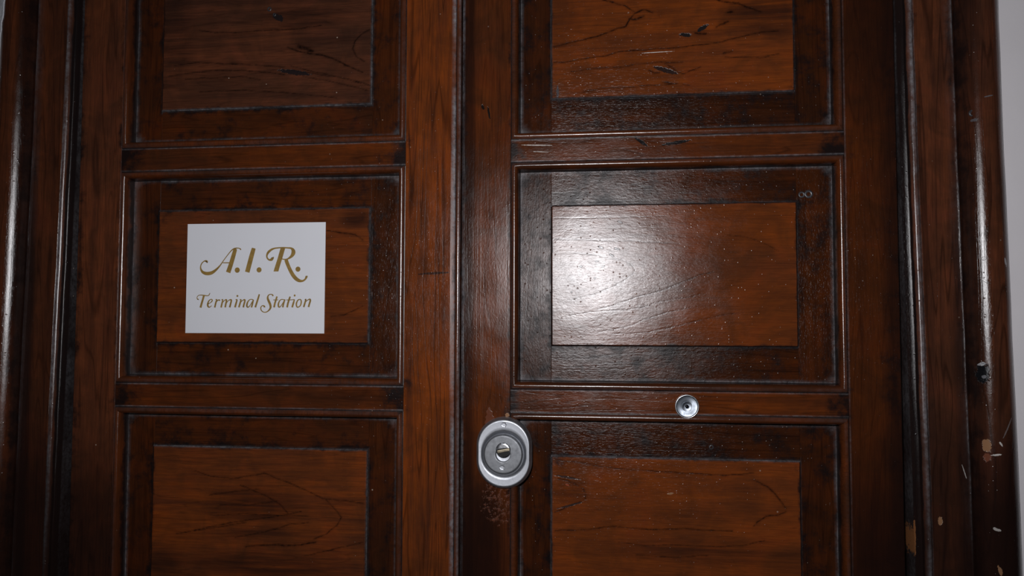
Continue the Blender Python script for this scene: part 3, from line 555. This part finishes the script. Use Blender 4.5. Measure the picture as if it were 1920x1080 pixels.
def fine_field(name, x0, x1, z0, z1, h, hb, mat, parent, key, glint4):
    """Raised field with its own figure: dark growth lines and stains kept as mesh attributes."""
    b = 1.5; d = 0.85
    def ax(a, c):
        n = int((c - a - 2 * b) / d); return np.concatenate([[a], np.linspace(a + b, c - b, n + 1), [c]])
    xs, zs = ax(x0, x1), ax(z0, z1); nx, nz = len(xs), len(zs)
    Xg, Zg = np.meshgrid(xs, zs, indexing='ij')
    H = np.full(Xg.shape, h); e = np.zeros(Xg.shape, bool); e[0, :] = e[-1, :] = e[:, 0] = e[:, -1] = True; H[e] = h - b
    dL, dR, dB, dT = Xg - x0, x1 - Xg, Zg - z0, z1 - Zg
    dm = np.minimum(np.minimum(dL, dR), np.minimum(dB, dT))
    cor = np.hypot(np.minimum(dL, dR), np.minimum(dB, dT))
    nr = lambda q, r: np.clip(1 - q / r, 0, 1)
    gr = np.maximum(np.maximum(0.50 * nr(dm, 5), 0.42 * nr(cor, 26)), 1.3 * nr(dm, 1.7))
    we = np.zeros(Xg.shape)
    for q, w_ in zip((dL, dR, dB, dT), glint4): we = np.maximum(we, w_ * nr(q, 1.9))
    fig = np.zeros(Xg.shape); tin = np.zeros(Xg.shape)
    wob = np.array([[mnoise.noise(Vector((a * 0.09, c * 0.3, 5.0))) for c in zs[::4]] for a in xs[::4]])
    wob = np.kron(wob, np.ones((4, 4)))[:nx, :nz]
    for (w, pts) in FIGURE[key][0]:
        best = np.full(Xg.shape, 99.0); tt = np.zeros(Xg.shape); m_ = len(pts) - 1
        for i in range(m_):
            (ax_, az_), (bx_, bz_) = pts[i], pts[i + 1]; vx, vz = bx_ - ax_, bz_ - az_
            t = np.clip(((Xg - ax_) * vx + (Zg - az_) * vz) / (vx * vx + vz * vz + 1e-9), 0, 1)
            dd = np.hypot(Xg - ax_ - t * vx, Zg + wob * 0.7 - az_ - t * vz)
            k = dd < best; best[k] = dd[k]; tt[k] = ((i + t) / m_)[k]
        ww = 0.5 * w * (0.55 + 0.45 * np.sin(np.pi * np.clip(tt, 0.08, 0.92))) + 0.25
        fig = np.maximum(fig, np.clip(1.35 - best / ww, 0, 1) * min(1, 0.62 + 0.3 * w))
        fig = np.maximum(fig, 0.30 * np.clip(1 - best / (ww * 3.2), 0, 1))
    for (cx, cz, rx, rz, s_) in FIGURE[key][1]:
        r2 = np.sqrt(((Xg - cx) / rx) ** 2 + ((Zg - cz) / rz) ** 2)
        tin = np.maximum(tin, s_ * np.clip(1.35 - r2, 0, 0.8) / 0.8)
    vs = np.stack([Xg, -H, Zg], -1).reshape(-1, 3); base = len(vs)
    ring = [(i, 0) for i in range(nx)] + [(nx - 1, j) for j in range(1, nz)] + [(i, nz - 1) for i in range(nx - 2, -1, -1)] + [(0, j) for j in range(nz - 2, 0, -1)]
    back = np.array([[xs[i], -hb, zs[j]] for i, j in ring]); vs = np.concatenate([vs, back])
    ii, jj = np.meshgrid(np.arange(nx - 1), np.arange(nz - 1), indexing='ij'); a = (ii * nz + jj).ravel()
    faces = np.stack([a, a + nz, a + nz + 1, a + 1], -1).tolist()
    rid = [i * nz + j for i, j in ring]; n = len(ring)
    faces += [[rid[(q + 1) % n], rid[q], base + q, base + (q + 1) % n] for q in range(n)] + [list(range(base + n - 1, base - 1, -1))]
    own = parent_origin(parent)
    vs = vs * MM - np.array(list(own))
    me = bpy.data.meshes.new(name); me.from_pydata(vs.tolist(), [], faces)
    for nm, arr in (('grime', gr), ('wear', we), ('figure', fig), ('tint', tin)):
        at = me.attributes.new(nm, 'FLOAT', 'POINT'); at.data.foreach_set('value', np.concatenate([arr.ravel(), np.zeros(n)]).astype(np.float32))
    me.materials.append(mat); me.update()
    o = bpy.data.objects.new(name, me); COL.objects.link(o); o.parent = parent; o['origin_world'] = list(own)
    return o

EDGE = {'LT': (0.0, 0.75, 0.85, 0.0), 'LM': (0.0, 0.5, 0.12, 0.5), 'LB': (0.0, 0.75, 0.1, 0.85), 'RT': (0.35, 0.35, 0.5, 0.0), 'RM': (0.0, 0.1, 0.08, 0.25), 'RB': (0.5, 0.12, 0.1, 0.85)}  # grey glints painted on lit field edges: left, right, bottom, top
PIT = 237.0
FL = (-460.2, -237.6, 40.2, 174.6); FR = (-59.4, 167.3, 40.8, 175.0)
def cells(lo, f, tall):
    out = []
    for k in range(-5, 3):
        z0 = lo + PIT * k; z1 = z0 + tall
        out.append((z0, min(z1, 2100.0), {1: 'T', 0: 'M', -1: 'B'}.get(k, 'B' if k < 0 else 'T'), (f[0], f[1], z0 + f[2], min(z1, 2100.0) - (tall - f[3]))))
    return out

door1 = empty('door_1', Vector((-0.350, 0, 0)), 'left leaf of the dark varnished panelled door, the one with the white sign', 'door', 'structure')
make_leaf(door1, -497.0, -200.2, -542.6, -150.9, cells(1393.8, FL, 213.6),
          (M_STILE_A, M_STILE_B, M_RAIL_L, M_BORDER_LV, M_BORDER_LH, M_BEAD_L), {'T': 'LT', 'M': 'LM', 'B': 'LB'}, 'L')
# rounded meeting bead that closes the joint between the leaves
mb = [(0, -38, 0.9, 0), (0, -1.6, 0.9, 0.0), (0.3, -0.2, 0.3, 0.0), (1.0, 0.7, 0.1, 0.05), (2.2, 1.2, 0, 0.12), (3.4, 1.0, 0, 0.5), (4.3, 0.2, 0, 0.75), (4.8, -1.2, 0.5, 0.1), (4.8, -38, 0.9, 0)]
sweep('meeting_bead', mb, (-150.6, 4), (-150.6, 2126), 0, 0, (1, 0), M_WAX, door1, step=7, wav=0.1, label='narrow rounded bead along the joint of the leaves')

door2 = empty('door_2', Vector((0.055, 0, 0)), 'right leaf of the dark varnished panelled door, with the lock and peephole', 'door', 'structure')
make_leaf(door2, -97.3, 207.6, -144.4, 252.6, cells(1392.0, FR, 215.8),
          (M_STILE_C, M_STILE_D, M_RAIL_R, M_BORDER_RV, M_BORDER_RH, M_BEAD_R), {'T': 'RT', 'M': 'RM', 'B': 'RB'}, 'R')

# nail heads and knots standing in the surface
def nail(x, z, h, r, parent):
    pr = [(r * 1.25, -0.6), (r * 1.2, 0.05), (r * 1.0, 0.55), (r * 0.75, 0.6), (r * 0.5, -0.1), (r * 0.25, -0.4)]
    lathe('nail_hole', [(a, h + b) for a, b in pr], x, z, M_NAIL, parent, 16, sharp=60)
M_NAIL = plain('blackened_nail', (0.045, 0.043, 0.048), 0.38, 0.6, 0.7, 900)
nail(-345.5, 1772, HF, 2.0, door1); nail(-340.0, 1766, HF, 1.5, door1)
nail(178.5, 1573.8, HB, 3.3, door2); nail(172.3, 1573.4, HB, 2.6, door2)
nail(88.5, 1340.5, HB, 1.9, door2)
nail(310.2, 1637.5, 17.0, 2.6, bpy.data.objects['trim_2'])

# ------------------------------------------------------------------ lock on the right leaf
lx, lz = -102.4, 1333.2
plate = lathe('lock_escutcheon', [(26.2, -0.3, 7.0), (26.3, 1.0, 7.0), (26.0, 2.6, 7.0), (25.4, 4.4, 6.9), (24.8, 6.0, 6.8), (24.2, 7.0, 6.7), (23.6, 7.35, 6.5), (23.0, 7.3, 6.2), (22.6, 7.25, 5.8), (21.6, 7.15, 3.0), (21.2, 7.1, 1.6, -0.5), (20.6, 6.6, 0.6, -0.7), (20.1, 5.6, 0.2, -0.8),
        (19.4, 4.7, 0.0, -0.8), (18.6, 4.2, 0.0, -0.8)], lx, lz, M_STEEL, door2, 96, 'oval brushed nickel lock plate with a round centre', sharp=55)
disc = lathe('guard_disc', [(18.6, 3.2), (18.5, 6.8), (18.15, 7.8), (17.6, 8.4), (17.0, 8.62), (16.4, 8.65), (15.5, 8.66), (8.2, 8.68), (7.4, 8.68), (7.0, 8.55), (6.75, 7.6), (6.7, 4.0)], lx - 0.4, lz - 0.8, M_DISC, plate, 80, None, sharp=30)
kx, kz = lx + 0.1, lz + 3.6
lathe('lock_cylinder', [(6.9, 8.7), (6.9, 9.1), (6.5, 9.35), (6.0, 9.0), (5.7, 8.5)], kx, kz, M_CHROME, plate, 48, 'chrome key cylinder with a slanting slot', sharp=40)
bm = bmesh.new()          # dark well inside the ring
r = bmesh.ops.create_circle(bm, cap_ends=True, segments=40, radius=5.9 * MM)
for v in bm.verts: v.co = V(kx + v.co.x / MM, kz + v.co.y / MM, 8.92)
link('key_well', bm, M_HOLE, plate)
def segm(name, zc0, zc1, hh, mat, tilt, dome=0.0):
    """slice of the plug between two heights, tilted by 'tilt' degrees"""
    bm = bmesh.new(); n = 14; R0 = 5.75; top, bot = [], []
    ca, sa = math.cos(math.radians(tilt)), math.sin(math.radians(tilt))
    xm = [math.sqrt(max(0.01, R0 ** 2 - zc0 ** 2)), math.sqrt(max(0.01, R0 ** 2 - zc1 ** 2))]
    pts = []
    a0, a1 = math.asin(max(-1, min(1, zc0 / R0))), math.asin(max(-1, min(1, zc1 / R0)))
    for i in range(n + 1): a = a0 + (a1 - a0) * i / n; pts.append((R0 * math.cos(a), R0 * math.sin(a)))
    for i in range(n + 1): a = a1 + (a0 - a1) * i / n; pts.append((-R0 * math.cos(a), R0 * math.sin(a)))
    vs0 = [bm.verts.new(V(kx + x * ca - z * sa, kz + x * sa + z * ca, 8.93)) for x, z in pts]
    cxm, czm = 0, (zc0 + zc1) / 2
    vs1 = [bm.verts.new(V(kx + x * ca - z * sa, kz + x * sa + z * ca, 8.93 + hh)) for x, z in pts]
    vs2 = []
    for x, z in pts:
        x2 = x * 0.75; z2 = czm + (z - czm) * 0.7
        vs2.append(bm.verts.new(V(kx + x2 * ca - z2 * sa, kz + x2 * sa + z2 * ca, 8.93 + hh + dome)))
    k = len(pts)
    for A, B in ((vs0, vs1), (vs1, vs2)):
        for i in range(k): bm.faces.new((A[i], A[(i + 1) % k], B[(i + 1) % k], B[i]))
    bm.faces.new(vs0); bm.faces.new(vs2)
    bmesh.ops.remove_doubles(bm, verts=bm.verts[:], dist=1e-6)
    return link(name, bm, mat, plate)
segm('plug_half', 1.0, 5.7, 0.3, M_CHROME, 9, 0.25)
segm('key_slot', -1.9, 0.5, 0.12, M_BRASS, 12, 0.05)
# small star shaped pin marks on the plate and the disc
for (px, pz, ph) in ((lx + 0.4, lz + 26.6, 7.85), (lx - 1.0, lz - 12.6, 8.75)):
    bm = bmesh.new(); vs0, vs1 = [], []
    for k in range(12):
        a = k * math.pi / 6; rr = 2.9 if k % 2 == 0 else 2.2
        vs0.append(bm.verts.new(V(px + rr * math.cos(a), pz + rr * math.sin(a), ph - 0.2))); vs1.append(bm.verts.new(V(px + rr * 0.9 * math.cos(a), pz + rr * 0.9 * math.sin(a), ph + 0.18)))
    vs2 = [bm.verts.new(V(px + 1.3 * math.cos(k * math.pi / 6), pz + 1.3 * math.sin(k * math.pi / 6), ph + 0.02)) for k in range(12)]
    for A, B in ((vs0, vs1), (vs1, vs2)):
        for i in range(12): bm.faces.new((A[i], A[(i + 1) % 12], B[(i + 1) % 12], B[i]))
    bm.faces.new(vs2); bm.faces.new(vs0)
    link('pin', bm, M_STEEL, plate)

# ------------------------------------------------------------------ peephole on the right leaf
px, pz = 65.8, 1378.6
pc = Vector((px * MM, 0, pz * MM))
peep = lathe('peephole', [(10.9, -0.5), (10.95, 0.8), (10.75, 1.5), (10.35, 1.8), (9.95, 1.7), (9.75, 1.35)], px, pz, M_CHROME, door2, 72, 'round chrome peephole with a dished face', cap=False, sharp=70, origin=pc)
lathe('dish', [(9.8, 0.2), (9.75, 1.3), (9.5, 1.0), (9.1, 0.9), (7.0, 0.72), (5.0, 0.56), (4.6, 0.5)], px, pz, M_SPUN, peep, 72, None, cap=False, sharp=60, origin=pc)
lathe('lens_ring', [(4.6, 0.4), (4.5, 0.8), (4.2, 0.95), (3.9, 0.9), (3.6, 0.8), (2.3, 0.6), (2.0, 0.3)], px, pz, M_SPUN, peep, 48, None, cap=False, sharp=30, origin=pc)
lathe('lens', [(2.05, 0.2), (2.0, 0.3), (1.7, 0.45), (1.2, 0.9), (0.6, 1.05), (0.2, 1.1)], px, pz, plain('dark_glass', (0.004, 0.004, 0.006), 0.06, 0.8, 0.0), peep, 24, None, sharp=60, origin=pc)

# ------------------------------------------------------------------ white sign on the left leaf
SX, SZ = -355.2, 1498.9
sc = Vector((SX * MM, 0.0083, 1443.8 * MM))
sign = empty('sign', sc, 'white rectangular card sign with gold script lettering on the left leaf', 'sign')
card = board('card', -427.9, -282.8, 1443.85, 1554.0, HF + 0.75, HF + 0.02, M_PAPER, sign, bev=0.12, dx=40, dz=40)

def ribbon(pts, w_end=True):
    """Closed outline of a pen stroke with a varying width (Catmull-Rom through the given points)."""
    P = [Vector((p[0], p[1], p[2])) for p in pts]
    stem = min(p.z for p in P) > 4.0 and len(P) > 2          # upright stems are cut level at head and foot
    while len(P) > 2 and (P[-1] - P[-2]).to_2d().length < 1.0: del P[-2]
    if len(P) == 2 and (P[0] - P[1]).length < 0.6:            # a dot
        c, r0 = (P[0] + P[1]) / 2, P[0].z / 2
        return [[(c.x + r0 * math.cos(a * math.pi / 12), c.y + r0 * math.sin(a * math.pi / 12)) for a in range(24)]]
    Q = []
    for i in range(len(P) - 1):
        p0 = P[max(0, i - 1)]; p1 = P[i]; p2 = P[i + 1]; p3 = P[min(len(P) - 1, i + 2)]
        n = 6
        for k in range(n):
            t = k / n
            Q.append(0.5 * ((2 * p1) + (p2 - p0) * t + (2 * p0 - 5 * p1 + 4 * p2 - p3) * t * t + (3 * p1 - p0 - 3 * p2 + p3) * t ** 3))
    Q.append(P[-1])
    quads = []; Lp = []; Rp = []
    for i, q in enumerate(Q):
        a = Q[max(0, i - 1)]; b = Q[min(len(Q) - 1, i + 1)]; d = Vector((b.x - a.x, b.y - a.y)); 
        if d.length < 1e-6: d = Vector((1, 0))
        d.normalize(); nrm = Vector((-d.y, d.x)); w = max(0.25, q.z) / 2
        if stem: nrm = Vector((1.04, 0))
        Lp.append((q.x + nrm.x * w, q.y + nrm.y * w)); Rp.append((q.x - nrm.x * w, q.y - nrm.y * w))
    for i in range(len(Q) - 1): quads.append([Lp[i], Lp[i + 1], Rp[i + 1], Rp[i]])
    return quads

def letters(name, groups, base_h):
    for gi, grp in enumerate(groups):
        bm = bmesh.new()
        for li, si in enumerate(grp):
            hh = base_h + 0.03 * li
            for poly in ribbon(STROKES[si]):
                if len(poly) > 4:
                    top = [bm.verts.new(V(SX + x, SZ + z, hh)) for x, z in poly]; bm.faces.new(top)
                else:
                    try: bm.faces.new([bm.verts.new(V(SX + x, SZ + z, hh)) for x, z in poly])
                    except ValueError: pass
        bmesh.ops.remove_doubles(bm, verts=bm.verts[:], dist=1e-6)
        for f in bm.faces:
            if f.normal.y > 0: f.normal_flip()
        link_raw(name, bm, M_INK, sign)
def link_raw(name, bm, mat, parent):
    me = bpy.data.meshes.new(name); bm.normal_update()
    o0 = parent_origin(parent)
    bmesh.ops.translate(bm, verts=bm.verts[:], vec=-o0)
    bm.to_mesh(me); bm.free(); me.materials.append(mat)
    o = bpy.data.objects.new(name, me); COL.objects.link(o); o.parent = parent
    return o
letters('large_letter', [(0, 1, 2), (4,), (6, 7, 8)], HF + 0.79)
letters('full_stop', [(3,), (5,), (9,)], HF + 0.79)
letters('small_letter', [(10, 11), (12,), (13, 14), (15, 16, 17), (18, 19), (20, 21), (22, 23), (24,), (25,), (26, 27), (28, 29), (30, 31), (32, 33), (34,), (35, 36)], HF + 0.79)

for o in bpy.data.objects:
    if 'origin_world' in o: del o['origin_world']
